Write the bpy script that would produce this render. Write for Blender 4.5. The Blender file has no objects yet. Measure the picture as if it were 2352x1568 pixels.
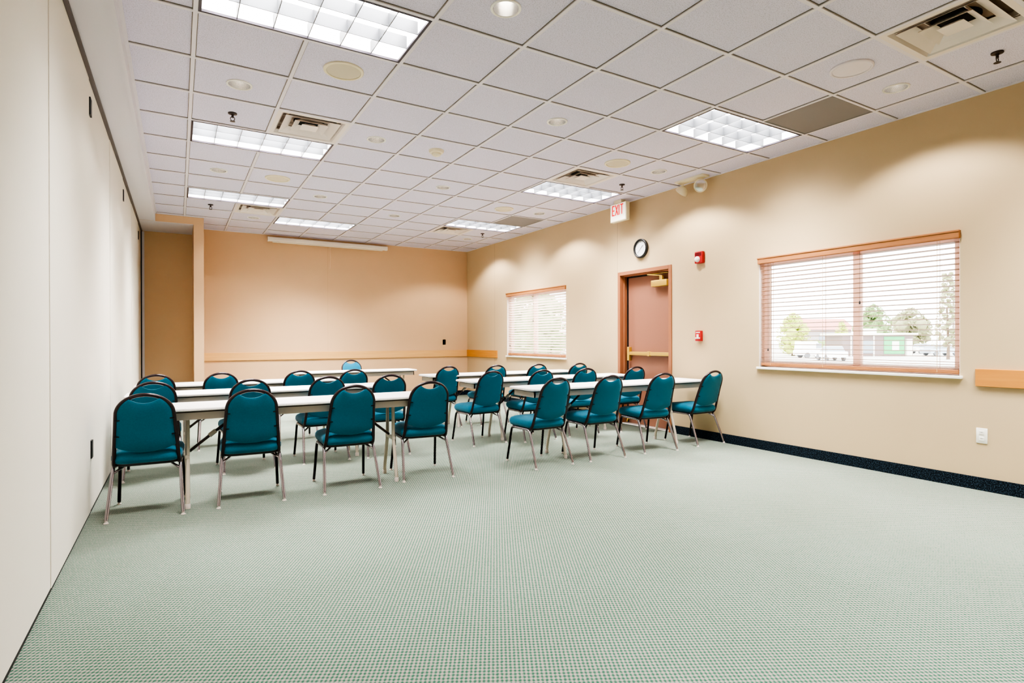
import bpy, bmesh, math, random
from mathutils import Vector, Matrix
PI = math.pi
random.seed(7)
SC = bpy.context.scene
COL = SC.collection

# ------------------------------------------------------------------ materials
def lin(c):
    return tuple(((v/255)/12.92 if v/255 <= .04045 else ((v/255+.055)/1.055)**2.4) for v in c)

def mat(name, rgb, rough=.6, metal=0., var=.0, vscale=20., bump=0., bscale=200., emit=None, estr=0., sheen=0., spec=.5, coat=0.):
    m = bpy.data.materials.new(name); m.use_nodes = True
    nt = m.node_tree; N = nt.nodes; L = nt.links
    b = N['Principled BSDF']
    c = lin(rgb) + (1,)
    b.inputs['Base Color'].default_value = c
    b.inputs['Roughness'].default_value = rough
    b.inputs['Metallic'].default_value = metal
    b.inputs['Specular IOR Level'].default_value = spec
    if sheen: b.inputs['Sheen Weight'].default_value = sheen; b.inputs['Sheen Roughness'].default_value = .4
    if coat: b.inputs['Coat Weight'].default_value = coat
    if emit is not None:
        b.inputs['Emission Color'].default_value = lin(emit) + (1,); b.inputs['Emission Strength'].default_value = estr
    tc = N.new('ShaderNodeTexCoord')
    if var:
        no = N.new('ShaderNodeTexNoise'); no.inputs['Scale'].default_value = vscale; no.inputs['Detail'].default_value = 4
        L.new(tc.outputs['Object'], no.inputs['Vector'])
        mx = N.new('ShaderNodeMix'); mx.data_type = 'RGBA'
        mx.inputs['A'].default_value = tuple(max(0, v*(1-var)) for v in c[:3]) + (1,)
        mx.inputs['B'].default_value = tuple(min(1, v*(1+var)) for v in c[:3]) + (1,)
        L.new(no.outputs['Fac'], mx.inputs['Factor']); L.new(mx.outputs['Result'], b.inputs['Base Color'])
    if bump:
        n2 = N.new('ShaderNodeTexNoise'); n2.inputs['Scale'].default_value = bscale
        L.new(tc.outputs['Object'], n2.inputs['Vector'])
        bp = N.new('ShaderNodeBump'); bp.inputs['Strength'].default_value = bump; bp.inputs['Distance'].default_value = .004
        L.new(n2.outputs['Fac'], bp.inputs['Height']); L.new(bp.outputs['Normal'], b.inputs['Normal'])
    return m

def wood(name, c1, c2, scale=(1, 12, 12), rough=.45):
    m = mat(name, c1, rough)
    nt = m.node_tree; N = nt.nodes; L = nt.links; b = N['Principled BSDF']
    tc = N.new('ShaderNodeTexCoord'); mp = N.new('ShaderNodeMapping'); mp.inputs['Scale'].default_value = scale
    no = N.new('ShaderNodeTexNoise'); no.inputs['Scale'].default_value = 4; no.inputs['Detail'].default_value = 6
    mx = N.new('ShaderNodeMix'); mx.data_type = 'RGBA'
    mx.inputs['A'].default_value = lin(c1)+(1,); mx.inputs['B'].default_value = lin(c2)+(1,)
    L.new(tc.outputs['Object'], mp.inputs['Vector']); L.new(mp.outputs['Vector'], no.inputs['Vector'])
    L.new(no.outputs['Fac'], mx.inputs['Factor']); L.new(mx.outputs['Result'], b.inputs['Base Color'])
    return m

def carpet():
    m = mat('carpet_green_dot_weave', (170, 182, 172), .95, spec=.1)
    nt = m.node_tree; N = nt.nodes; L = nt.links; b = N['Principled BSDF']
    tc = N.new('ShaderNodeTexCoord'); sp = N.new('ShaderNodeSeparateXYZ'); 
    nz = N.new('ShaderNodeTexNoise'); nz.inputs['Scale'].default_value = 60; nz.inputs['Detail'].default_value = 2
    L.new(tc.outputs['Object'], nz.inputs['Vector'])
    L.new(tc.outputs['Object'], sp.inputs['Vector'])
    def M(op, a, bb=None):
        n = N.new('ShaderNodeMath'); n.operation = op
        for i, v in enumerate((a, bb)):
            if v is None: continue
            if isinstance(v, (int, float)): n.inputs[i].default_value = v
            else: L.new(v, n.inputs[i])
        return n.outputs[0]
    # tufts run in rows turned about 29 degrees to the walls
    ca, sa = math.cos(math.radians(29)), math.sin(math.radians(29))
    U = M('SUBTRACT', M('MULTIPLY', sp.outputs['X'], ca), M('MULTIPLY', sp.outputs['Y'], sa))
    V = M('ADD', M('MULTIPLY', sp.outputs['X'], sa), M('MULTIPLY', sp.outputs['Y'], ca))
    wob = M('MULTIPLY', nz.outputs['Fac'], 2.2)
    cu = M('COSINE', M('ADD', M('MULTIPLY', U, 2*PI/.0155), wob))
    cv = M('COSINE', M('ADD', M('MULTIPLY', V, 2*PI/.0190), wob))
    pr = M('MULTIPLY', M('ADD', cu, cv), .5)
    tn = N.new('ShaderNodeTexNoise'); tn.inputs['Scale'].default_value = 170; tn.inputs['Detail'].default_value = 1
    L.new(tc.outputs['Object'], tn.inputs['Vector'])
    jit = M('MULTIPLY', M('SUBTRACT', tn.outputs['Fac'], .5), .45)
    rp = N.new('ShaderNodeValToRGB'); L.new(M('ADD', M('ADD', M('MULTIPLY', pr, .5), .5), jit), rp.inputs['Fac'])
    e = rp.color_ramp.elements
    e[0].position = .25; e[0].color = (0, 0, 0, 1)
    e[1].position = .85; e[1].color = (1, 1, 1, 1)
    pk = N.new('ShaderNodeMix'); pk.data_type = 'RGBA'; L.new(M('SUBTRACT', .5, M('MULTIPLY', cu, .5)), pk.inputs['Factor'])
    pk.inputs['A'].default_value = lin(CARPET_M)+(1,); pk.inputs['B'].default_value = lin(CARPET_L)+(1,)
    cm = N.new('ShaderNodeMix'); cm.data_type = 'RGBA'; L.new(rp.outputs['Color'], cm.inputs['Factor'])
    L.new(pk.outputs['Result'], cm.inputs['A']); cm.inputs['B'].default_value = lin(CARPET_D)+(1,)
    st = N.new('ShaderNodeTexNoise'); st.inputs['Scale'].default_value = .9; st.inputs['Detail'].default_value = 5; st.inputs['Roughness'].default_value = .6
    L.new(tc.outputs['Object'], st.inputs['Vector'])
    r2 = N.new('ShaderNodeValToRGB'); L.new(st.outputs['Fac'], r2.inputs['Fac'])
    r2.color_ramp.elements[0].position = .3; r2.color_ramp.elements[0].color = (.86, .86, .83, 1)
    r2.color_ramp.elements[1].position = .7; r2.color_ramp.elements[1].color = (1.0, 1.0, 1.0, 1)
    mx = N.new('ShaderNodeMix'); mx.data_type = 'RGBA'; mx.blend_type = 'MULTIPLY'; mx.inputs['Factor'].default_value = 1
    L.new(cm.outputs['Result'], mx.inputs['A']); L.new(r2.outputs['Color'], mx.inputs['B'])
    L.new(mx.outputs['Result'], b.inputs['Base Color'])
    bp = N.new('ShaderNodeBump'); bp.inputs['Strength'].default_value = .25; bp.inputs['Distance'].default_value = .004
    L.new(pr, bp.inputs['Height']); L.new(bp.outputs['Normal'], b.inputs['Normal'])
    return m

def speckle(name, dark, light, scale, thr=.55, rough=.9, width=.12):
    m = mat(name, dark, rough, spec=.2)
    nt = m.node_tree; N = nt.nodes; L = nt.links; b = N['Principled BSDF']
    tc = N.new('ShaderNodeTexCoord'); no = N.new('ShaderNodeTexNoise'); no.inputs['Scale'].default_value = scale; no.inputs['Detail'].default_value = 2
    L.new(tc.outputs['Object'], no.inputs['Vector'])
    rp = N.new('ShaderNodeValToRGB'); L.new(no.outputs['Fac'], rp.inputs['Fac'])
    rp.color_ramp.elements[0].position = thr-width/2; rp.color_ramp.elements[0].color = lin(dark)+(1,)
    rp.color_ramp.elements[1].position = thr+width/2; rp.color_ramp.elements[1].color = lin(light)+(1,)
    L.new(rp.outputs['Color'], b.inputs['Base Color'])
    return m

def glass(name):
    m = bpy.data.materials.new(name); m.use_nodes = True
    nt = m.node_tree; N = nt.nodes; L = nt.links
    N.remove(N['Principled BSDF'])
    t = N.new('ShaderNodeBsdfTransparent'); t.inputs['Color'].default_value = (.93, .96, .95, 1)
    g = N.new('ShaderNodeBsdfGlossy'); g.inputs['Roughness'].default_value = .02
    fr = N.new('ShaderNodeLayerWeight'); fr.inputs['Blend'].default_value = .12
    mx = N.new('ShaderNodeMixShader')
    L.new(fr.outputs['Fresnel'], mx.inputs['Fac']); L.new(t.outputs[0], mx.inputs[1]); L.new(g.outputs[0], mx.inputs[2])
    L.new(mx.outputs[0], N['Material Output'].inputs['Surface'])
    return m

def slatmat(name, rgb, f):
    m = mat(name, rgb, .5, var=.06, vscale=6); nt = m.node_tree; N = nt.nodes; L = nt.links
    t = N.new('ShaderNodeBsdfTranslucent'); t.inputs['Color'].default_value = lin(rgb)+(1,)
    mx = N.new('ShaderNodeMixShader'); mx.inputs['Fac'].default_value = f
    L.new(N['Principled BSDF'].outputs[0], mx.inputs[1]); L.new(t.outputs[0], mx.inputs[2]); L.new(mx.outputs[0], N['Material Output'].inputs['Surface'])
    return m

CARPET_L, CARPET_M, CARPET_D = (156, 145, 139), (133, 146, 135), (54, 96, 78)
WALL = (194, 171, 136)
M = dict(
    carpet=carpet(),
    wall=mat('beige_vinyl_wallcovering', WALL, .75, var=.03, vscale=3, bump=.15, bscale=400),
    wallb=mat('peach_beige_vinyl_wallcovering', (208, 172, 134), .75, var=.03, vscale=3, bump=.15, bscale=400),
    alcove=mat('tan_painted_alcove_wall', (212, 180, 142), .75, var=.03, vscale=3),
    part=mat('off_white_partition_fabric', (226, 220, 208), .85, var=.02, vscale=2, bump=.15, bscale=500),
    seam=mat('dark_wall_seam', (120, 112, 104), .8),
    seamb=mat('wallcovering_seam_line', (188, 154, 118), .8),
    black=mat('black_plastic', (14, 13, 14), .45),
    seal=mat('dark_rubber_seal', (34, 32, 32), .7),
    track=mat('dark_grey_track_metal', (92, 84, 84), .5, .3),
    soffit=mat('painted_white_soffit', (212, 208, 214), .7),
    tile=speckle('mineral_fibre_ceiling_tile', (184, 180, 196), (216, 211, 229), 160, .42, .95, .2),
    grid=mat('painted_steel_ceiling_grid', (220, 214, 220), .5),
    gap=mat('grid_shadow_line', (128, 120, 112), .9),
    dark=mat('dark_plenum', (12, 10, 10), .9),
    baseb=speckle('navy_carpet_base', (4, 12, 20), (44, 62, 76), 130, .56),
    oak=wood('light_oak', (206, 146, 66), (182, 116, 46), (1, .6, 14)),
    oakx=wood('light_oak_along_wall', (228, 184, 122), (206, 154, 92), (.6, 1, 14)),
    slat=slatmat('maple_blind_slat', (178, 144, 120), .06),
    slatw=slatmat('daylit_blind_slat', (255, 246, 240), .72),  # slat colour whitened to paint the daylight glowing through the far blind
    valance=wood('oak_valance', (182, 126, 78), (154, 98, 58), (2, .6, 14)),
    sash=slatmat('pale_pink_vinyl_window_frame', (255, 230, 218), .6),  # paleness and translucency stand in for the backlit glow
    liner=mat('white_window_return', (250, 240, 232), .6),
    sill=mat('white_painted_sill', (238, 234, 226), .45),
    glass=glass('window_glass'),
    jamb=mat('rose_tan_painted_steel', (150, 98, 68), .45),
    doorm=mat('dusty_rose_door_paint', (136, 92, 72), .5, var=.02, vscale=2),
    brass=mat('brushed_brass', (206, 172, 84), .35, .55),
    thresh=mat('aluminium_threshold', (220, 214, 206), .35, .8),
    white=mat('white_plastic', (236, 232, 222), .4),
    cream=mat('cream_plastic', (228, 218, 188), .5),
    spkw=mat('white_speaker_enamel', (222, 214, 220), .5),
    speakg=mat('cream_speaker_mesh', (206, 196, 172), .7, bump=.4, bscale=900),
    red=mat('red_signal_plastic', (170, 16, 26), .35),
    redt=mat('red_sign_lettering', (220, 20, 34), .4, emit=(255, 40, 50), estr=.25),
    exitface=mat('lit_white_sign_face', (246, 240, 226), .4, emit=(255, 246, 232), estr=.35),
    lens=mat('clear_strobe_lens', (244, 236, 232), .1, coat=.5),
    chrome=mat('polished_aluminium_reflector', (236, 234, 232), .18, .86),
    lampw=mat('frosted_lamp', (250, 244, 230), .4, emit=(255, 246, 232), estr=3.5),
    steelw=mat('white_enamel_housing', (236, 236, 236), .4),
    tube=mat('lit_fluorescent_reflector', (240, 240, 240), .4, emit=(255, 250, 246), estr=9),
    louver=mat('semi_specular_louver_blade', (96, 98, 102), .35, .5),
    trim=mat('dark_troffer_trim', (66, 60, 70), .4, .4),
    vent=mat('white_enamel_diffuser', (222, 212, 204), .4),
    ventin=mat('shaded_diffuser_pan', (150, 134, 122), .6),  # white enamel darkened to paint the shade inside the diffuser
    grey=speckle('grey_perforated_return_panel', (122, 118, 118), (136, 132, 132), 500, .5, .7),
    ttop=speckle('white_speckled_laminate', (214, 206, 202), (236, 230, 226), 220, .45, .5),
    tedge=mat('light_grey_table_edge', (206, 198, 192), .5),
    apron=mat('beige_steel_apron', (170, 160, 150), .5),
    tleg=mat('beige_enamel_table_leg', (196, 184, 168), .4, .2),
    brace=mat('dark_steel_brace', (70, 60, 58), .4, .7),
    teal=mat('teal_woven_fabric', (0, 102, 128), .85, var=.16, vscale=120, bump=.5, bscale=700, sheen=.25, spec=.15),
    frame=mat('dark_brown_back_frame', (44, 28, 32), .3, .4, coat=.2),
    fleg=mat('shaded_bronze_front_leg', (34, 29, 31), .3, .7),  # same leg metal, darkened to paint the shade on the front legs
    cleg=mat('lit_bronze_chrome_leg', (168, 157, 162), .2, .95),  # same leg metal, lightened to paint how the rear legs catch light
    glide=mat('clear_nylon_glide', (196, 184, 176), .3),
    bolt=mat('black_steel_bolt', (20, 18, 20), .35, .6),
    clockf=mat('white_clock_dial', (240, 240, 240), .4),
    ink=mat('dark_print', (50, 48, 50), .6),
    screen=mat('ivory_screen_case', (232, 222, 206), .45),
    cord=mat('beige_cord', (222, 190, 152), .7),
    asphalt=mat('pale_asphalt', (206, 202, 198), .9, var=.06, vscale=.3),
    leaf_y=mat('yellow_green_foliage', (196, 206, 112), .8, var=.35, vscale=1.2),
    leaf_g=mat('mid_green_foliage', (150, 172, 118), .8, var=.35, vscale=1.0),
    leaf_d=mat('olive_foliage', (164, 164, 128), .8, var=.3, vscale=1.0),
    bark=mat('tree_bark', (130, 112, 96), .9),
    roofr=mat('red_roof_shingle', (214, 150, 140), .8, var=.1, vscale=2),
    stucco=mat('grey_stucco', (186, 178, 178), .8),
    kiosk=mat('taupe_kiosk_wall', (150, 134, 132), .7),
    kgreen=mat('green_kiosk_panel', (96, 196, 130), .6, var=.2, vscale=.8),
    kwhite=mat('white_kiosk_trim', (244, 242, 236), .5),
    carw=mat('white_car_paint', (242, 242, 242), .25),
    carb=mat('silver_blue_car_paint', (196, 208, 220), .25, .3),
    carg=mat('car_window_glass', (160, 168, 178), .1),
    tyre=mat('tyre_rubber', (130, 130, 132), .8),
    pole=mat('weathered_utility_pole', (150, 140, 132), .8),
)

# ------------------------------------------------------------------ mesh helpers
def add_box(bm, x0, y0, z0, x1, y1, z1, bev=0, seg=2):
    vs = [bm.verts.new(p) for p in ((x0,y0,z0),(x1,y0,z0),(x1,y1,z0),(x0,y1,z0),(x0,y0,z1),(x1,y0,z1),(x1,y1,z1),(x0,y1,z1))]
    fs = [bm.faces.new([vs[i] for i in f]) for f in ((3,2,1,0),(4,5,6,7),(0,1,5,4),(1,2,6,5),(2,3,7,6),(3,0,4,7))]
    if bev:
        es = list({e for f in fs for e in f.edges})
        bmesh.ops.bevel(bm, geom=es, offset=bev, segments=seg, affect='EDGES', profile=.5)
    return vs

def add_tube(bm, pts, r, n=10, cap=True):
    pts = [Vector(p) for p in pts]
    rings = []; up = None
    for i, p in enumerate(pts):
        a = pts[max(i-1, 0)]; b = pts[min(i+1, len(pts)-1)]
        t = (b-a).normalized()
        if up is None:
            up = Vector((0, 0, 1)) if abs(t.z) < .9 else Vector((0, 1, 0))
        up = (up - t*up.dot(t)).normalized()
        s = t.cross(up)
        rr = r[i] if isinstance(r, (list, tuple)) else r
        rings.append([bm.verts.new(p + (up*math.cos(2*PI*k/n) + s*math.sin(2*PI*k/n))*rr) for k in range(n)])
    for a, b in zip(rings, rings[1:]):
        for k in range(n):
            bm.faces.new((a[k], a[(k+1) % n], b[(k+1) % n], b[k]))
    if cap:
        bm.faces.new(list(reversed(rings[0]))); bm.faces.new(rings[-1])

def add_lathe(bm, prof, n=28, c=(0, 0, 0), axis='z', cap0=False, cap1=False):
    rings = []
    for r, h in prof:
        ring = []
        for k in range(n):
            a = 2*PI*k/n; u, v = r*math.cos(a), r*math.sin(a)
            p = {'z': (u, v, h), 'x': (h, u, v), 'y': (v, h, u)}[axis]
            ring.append(bm.verts.new((p[0]+c[0], p[1]+c[1], p[2]+c[2])))
        rings.append(ring)
    for a, b in zip(rings, rings[1:]):
        for k in range(n):
            bm.faces.new((a[k], a[(k+1) % n], b[(k+1) % n], b[k]))
    if cap0: bm.faces.new(list(reversed(rings[0])))
    if cap1: bm.faces.new(rings[-1])

def add_quad(bm, *ps):
    return bm.faces.new([bm.verts.new(p) for p in ps])

def add_loft(bm, rings, cap=True):
    R = [[bm.verts.new(p) for p in r] for r in rings]
    n = len(R[0])
    for a, b in zip(R, R[1:]):
        for k in range(n):
            bm.faces.new((a[k], a[(k+1) % n], b[(k+1) % n], b[k]))
    if cap:
        bm.faces.new(list(reversed(R[0]))); bm.faces.new(R[-1])

def smooth_path(pts, n=6):
    """Catmull-Rom through the points"""
    P = [Vector(p) for p in pts]; out = []
    for i in range(len(P)-1):
        p0, p1, p2, p3 = P[max(i-1, 0)], P[i], P[i+1], P[min(i+2, len(P)-1)]
        for k in range(n):
            t = k/n
            out.append(.5*((2*p1)+(p2-p0)*t+(2*p0-5*p1+4*p2-p3)*t*t+(3*p1-p0-3*p2+p3)*t**3))
    out.append(P[-1]); return out

def obj(name, bm, m, parent=None, smooth=None):
    bmesh.ops.recalc_face_normals(bm, faces=bm.faces[:])
    me = bpy.data.meshes.new(name); bm.to_mesh(me); bm.free()
    o = bpy.data.objects.new(name, me); COL.objects.link(o)
    me.materials.append(m)
    if smooth is not None:
        for p in me.polygons: p.use_smooth = True
        try: me.set_sharp_from_angle(angle=math.radians(smooth))
        except Exception: pass
    if parent is not None: o.parent = parent
    return o

def B(): return bmesh.new()
def boxo(name, m, parent, *a, bev=0):
    bm = B(); add_box(bm, *a, bev=bev); return obj(name, bm, m, parent)

def thing(name, label, cat, loc=(0, 0, 0), rz=0, group=None):
    o = bpy.data.objects.new(name, None); COL.objects.link(o)
    o.empty_display_size = .1
    o.location = loc; o.rotation_euler = (0, 0, rz)
    o['label'] = label; o['category'] = cat
    if group: o['group'] = group
    return o

def tag(o, label, cat, group=None, kind=None):
    o['label'] = label; o['category'] = cat
    if group: o['group'] = group
    if kind: o['kind'] = kind
    return o

def struct(o):
    o['kind'] = 'structure'; return o

def kids(o): return [c for c in bpy.data.objects if c.parent == o]
def dup(root, loc, rz, label, group=None):
    r = root.copy(); COL.objects.link(r); r.location = loc; r.rotation_euler = (0, 0, rz)
    r['label'] = label
    if group: r['group'] = group
    for ch in list(root.children):
        c = ch.copy(); COL.objects.link(c); c.parent = r
        for g in list(ch.children):
            d = g.copy(); COL.objects.link(d); d.parent = c
    return r

# ------------------------------------------------------------------ room dimensions (metres, floor z=0)
T = .6096
CEIL = 3.0517
XL, XR = -.60, 5.243
YB, YF = 7.17, -5.2
DECK = 3.5
SOF_X, SOF_Z = -.375, 2.945          # soffit beside the partition
COLX0, COLX1, COLY = .12, .255, 6.18

# ------------------------------------------------------------------ floor
bm = B(); add_box(bm, XL-.4, YF-.3, -.12, XR+.16, YB+.3, 0); struct(obj('floor', bm, M['carpet']))

# ------------------------------------------------------------------ right wall with openings
W1 = (-1.672, .122, .878, 2.03)       # y0,y1,z0,z1 big window
W2 = (3.598, 5.47, .878, 2.04)        # small far window
DR = (1.355, 2.357, 0, 2.112)         # door frame outer
def wall_cells(bm, x0, x1, ys, zs, holes):
    for a, b in zip(ys, ys[1:]):
        for c, d in zip(zs, zs[1:]):
            ym, zm = (a+b)/2, (c+d)/2
            if any(h[0] < ym < h[1] and h[2] < zm < h[3] for h in holes): continue
            add_box(bm, x0, a, c, x1, b, d)
bm = B()
ys = sorted([YF, YB+.16] + [v for w in (W1, W2, DR) for v in w[:2]])
zs = sorted({0, DECK, W1[2], W1[3], W2[3], DR[3]})
wall_cells(bm, XR, XR+.16, ys, zs, (W1, W2, DR))
wr = struct(obj('wall_right', bm, M['wall']))
# wallcovering seams
bm = B()
for y in (2.372, -2.9, 5.95):
    z0 = DR[3] if abs(y-2.372) < .01 else 0
    add_box(bm, XR-.0006, y-.0015, z0, XR+.001, y+.0015, CEIL)
obj('wallcovering_seam', bm, M['seam'], wr)

bm = B(); add_box(bm, XL-.4, YB, 0, XR, YB+.16, DECK); wb = struct(obj('wall_back', bm, M['wallb']))
bm = B(); add_box(bm, 2.33, YB-.0006, .97, 2.333, YB+.001, CEIL); obj('wallcovering_seam', bm, M['seamb'], wb)
bm = B(); add_box(bm, XL-.4, YF-.16, 0, XR+.16, YF, DECK); struct(obj('wall_front', bm, M['wall']))
# alcove column + header (part of the back wall)
bm = B(); add_box(bm, COLX0, COLY, 0, COLX1, YB, CEIL); struct(obj('wall_pier', bm, M['wallb']))
bm = B(); add_box(bm, XL, COLY, SOF_Z, COLX0, YB, CEIL+.1); tr = struct(obj('trim_1', bm, M['wallb']))
bm = B(); add_box(bm, XL+.002, COLY+.012, SOF_Z-.004, COLX0-.002, YB-.014, SOF_Z); obj('alcove_ceiling', bm, M['soffit'], tr)
bm = B(); add_box(bm, XL+.012, YB-.012, 0, COLX0, YB, SOF_Z); struct(obj('wall_alcove', bm, M['alcove']))
# tan underside and side liner of the header read lighter
# ------------------------------------------------------------------ left operable partition
bm = B(); add_box(bm, XL-.1, YF, .0, XL-.012, YB, DECK)
seams = [-4.41, -3.07, -1.72, -.37, 1.0, 2.345, 3.69, 5.035, 6.385]
yy = [YF] + seams + [YB-.02]
for i, (a, b) in enumerate(zip(yy, yy[1:])):
    dx = .003 if i % 2 else 0
    add_box(bm, XL-.05, a+.0025, .022, XL-dx, b-.0025, 2.93, bev=.002, seg=1)
wl = struct(obj('wall_left', bm, M['part']))
for y in (1.0, 3.69, 6.385, -1.72):
    for z0, z1 in ((2.69, 2.81), (.375, .495)):
        if y == 3.69 and z0 < 1: continue
        if y == 6.385 and z0 < 1: continue
        bm = B(); add_box(bm, XL-.01, y+.003, z0, XL+.008, y+.075, z1, bev=.002, seg=1)
        obj('latch_slot', bm, M['black'], wl)
bm = B(); add_box(bm, XL-.03, YF, .0, XL-.006, YB, .022); obj('floor_seal', bm, M['seal'], wl)
bm = B(); add_box(bm, XL-.03, YF, 2.93, XL+.022, YB, 2.955); obj('ceiling_track', bm, M['track'], wl)
bm = B(); add_box(bm, XL-.02, YB-.05, 0, XL+.014, YB-.012, 2.93); obj('edge_seal', bm, M['black'], wl)
bm = B(); add_box(bm, XL+.014, YB-.04, 0, XL+.045, YB-.012, 2.93); struct(obj('trim_2', bm, M['soffit']))
# soffit above the partition
bm = B(); add_box(bm, XL+.022, YF, SOF_Z, SOF_X, COLY, CEIL+.1)
add_box(bm, SOF_X-.022, YF, SOF_Z-.008, SOF_X, COLY, SOF_Z)
struct(obj('trim_3', bm, M['soffit']))

# ------------------------------------------------------------------ ceiling: tiles, grid, deck
TROFF = [(0, -1), (0, 3), (0, 7), (2, 9), (6, -1), (6, 3), (6, 7)]
VENT = [(1, 2), (1, 8), (6, -4), (6, 2), (6, 8)]
GREY = [(7, -2), (7, 6)]
DOWN = [(0, 1), (0, 5), (1, 9), (2, -2), (2, 2), (2, 6), (4, 0), (4, 4), (4, 7), (7, -3), (7, 1), (7, 5), (7, 9)]
SPKR = [(1, 0), (1, 5), (6, -3), (6, 1), (6, 5)]
SPRK = [(0, 2), (0, 8), (7, -4), (7, 2), (7, 8)]
open_t = set(VENT) | set(GREY) | {(i+k, j) for i, j in TROFF for k in (0, 1)}
RD = .076
bm = B()
xs = [SOF_X, 0] + [T*i for i in range(1, 9)] + [XR]
rows = list(range(-9, 13))
for ci in range(len(xs)-1):
    i = ci-1
    for j in rows:
        x0, x1 = xs[ci], xs[ci+1]; y0, y1 = max(YF, j*T), min(YB, (j+1)*T)
        if y1 <= y0 or (i, j) in open_t: continue
        if i == -1 and y0 >= COLY: continue
        z = CEIL+.010
        if (i, j) in DOWN:
            cx, cy = (i+.5)*T, (j+.5)*T; n = 32
            inner = [bm.verts.new((cx+RD*math.cos(2*PI*k/n), cy+RD*math.sin(2*PI*k/n), z)) for k in range(n)]
            outer = []
            for k in range(n):
                a = 2*PI*k/n; c, s = math.cos(a), math.sin(a); q = (T/2)/max(abs(c), abs(s))
                outer.append(bm.verts.new((cx+q*c, cy+q*s, z)))
            for k in range(n):
                bm.faces.new((inner[k], inner[(k+1) % n], outer[(k+1) % n], outer[k]))
        else:
            add_quad(bm, (x0, y0, z), (x1, y0, z), (x1, y1, z), (x0, y1, z))
ce = struct(obj('ceiling', bm, M['tile']))
# T-bars with thin dark strips beside them painting the reveal's shadow
bm = B(); bg = B()
for i in range(0, 9):
    x = T*i; cuts = sorted(j for a, j in TROFF if a+1 == i)      # bars stop at the two-tile-wide lights
    y0 = YF
    for j in cuts + [None]:
        y1 = YB if j is None else j*T
        add_box(bm, x-.012, y0, CEIL, x+.012, y1, CEIL+.03)
        add_box(bg, x-.0165, y0, CEIL+.006, x+.0165, y1, CEIL+.02)
        if j is not None: y0 = (j+1)*T
for j in rows:
    y = j*T
    if y < YF or y > YB: continue
    x0 = 0 if y > COLY else SOF_X
    add_box(bm, x0, y-.012, CEIL+.0004, XR, y+.012, CEIL+.0296)
    add_box(bg, x0, y-.0165, CEIL+.0064, XR, y+.0165, CEIL+.0196)
for a in ((SOF_X, YF, SOF_X+.02, COLY), (XR-.02, YF, XR, YB), (0, YB-.02, XR, YB), (SOF_X, COLY-.02, COLX1+.02, COLY)):
    add_box(bm, a[0], a[1], CEIL+.001, a[2], a[3], CEIL+.02)
obj('ceiling_grid', bm, M['grid'], ce); obj('grid_shade_strip', bg, M['gap'], ce)
bm = B(); add_box(bm, XL-.4, YF-.16, DECK, XR+.16, YB+.16, DECK+.1); struct(obj('roof_deck', bm, M['dark']))

# ------------------------------------------------------------------ baseboards, rails
def yrun(bm, x0, x1, segs, z0, z1):
    for a, b in segs: add_box(bm, x0, a, z0, x1, b, z1, bev=.002, seg=1)
bm = B(); yrun(bm, XR-.012, XR, ((YF, DR[0]-.005), (DR[1]+.005, YB)), 0, .10); struct(obj('baseboard_right', bm, M['baseb']))
bm = B(); add_box(bm, COLX1, YB-.012, 0, XR-.012, YB, .10); struct(obj('baseboard_back', bm, M['baseb']))
bm = B(); add_box(bm, XR-.022, YF+.01, .803, XR, -1.778, .939, bev=.003, seg=1)
tag(obj('chair_rail', bm, M['oak']), 'light oak chair rail on right wall starting just right of the big window', 'wall rail')
bm = B(); add_box(bm, COLX1, YB-.022, .822, XR-.022, YB, .96, bev=.003, seg=1)
tag(obj('chair_rail', bm, M['oakx']), 'long light oak chair rail running across the back wall', 'wall rail')
bm = B(); add_box(bm, XR-.022, 5.84, .822, XR, YB-.022, .965, bev=.003, seg=1)
tag(obj('chair_rail', bm, M['oak']), 'short oak chair rail on right wall from corner to small window', 'wall rail')

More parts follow.
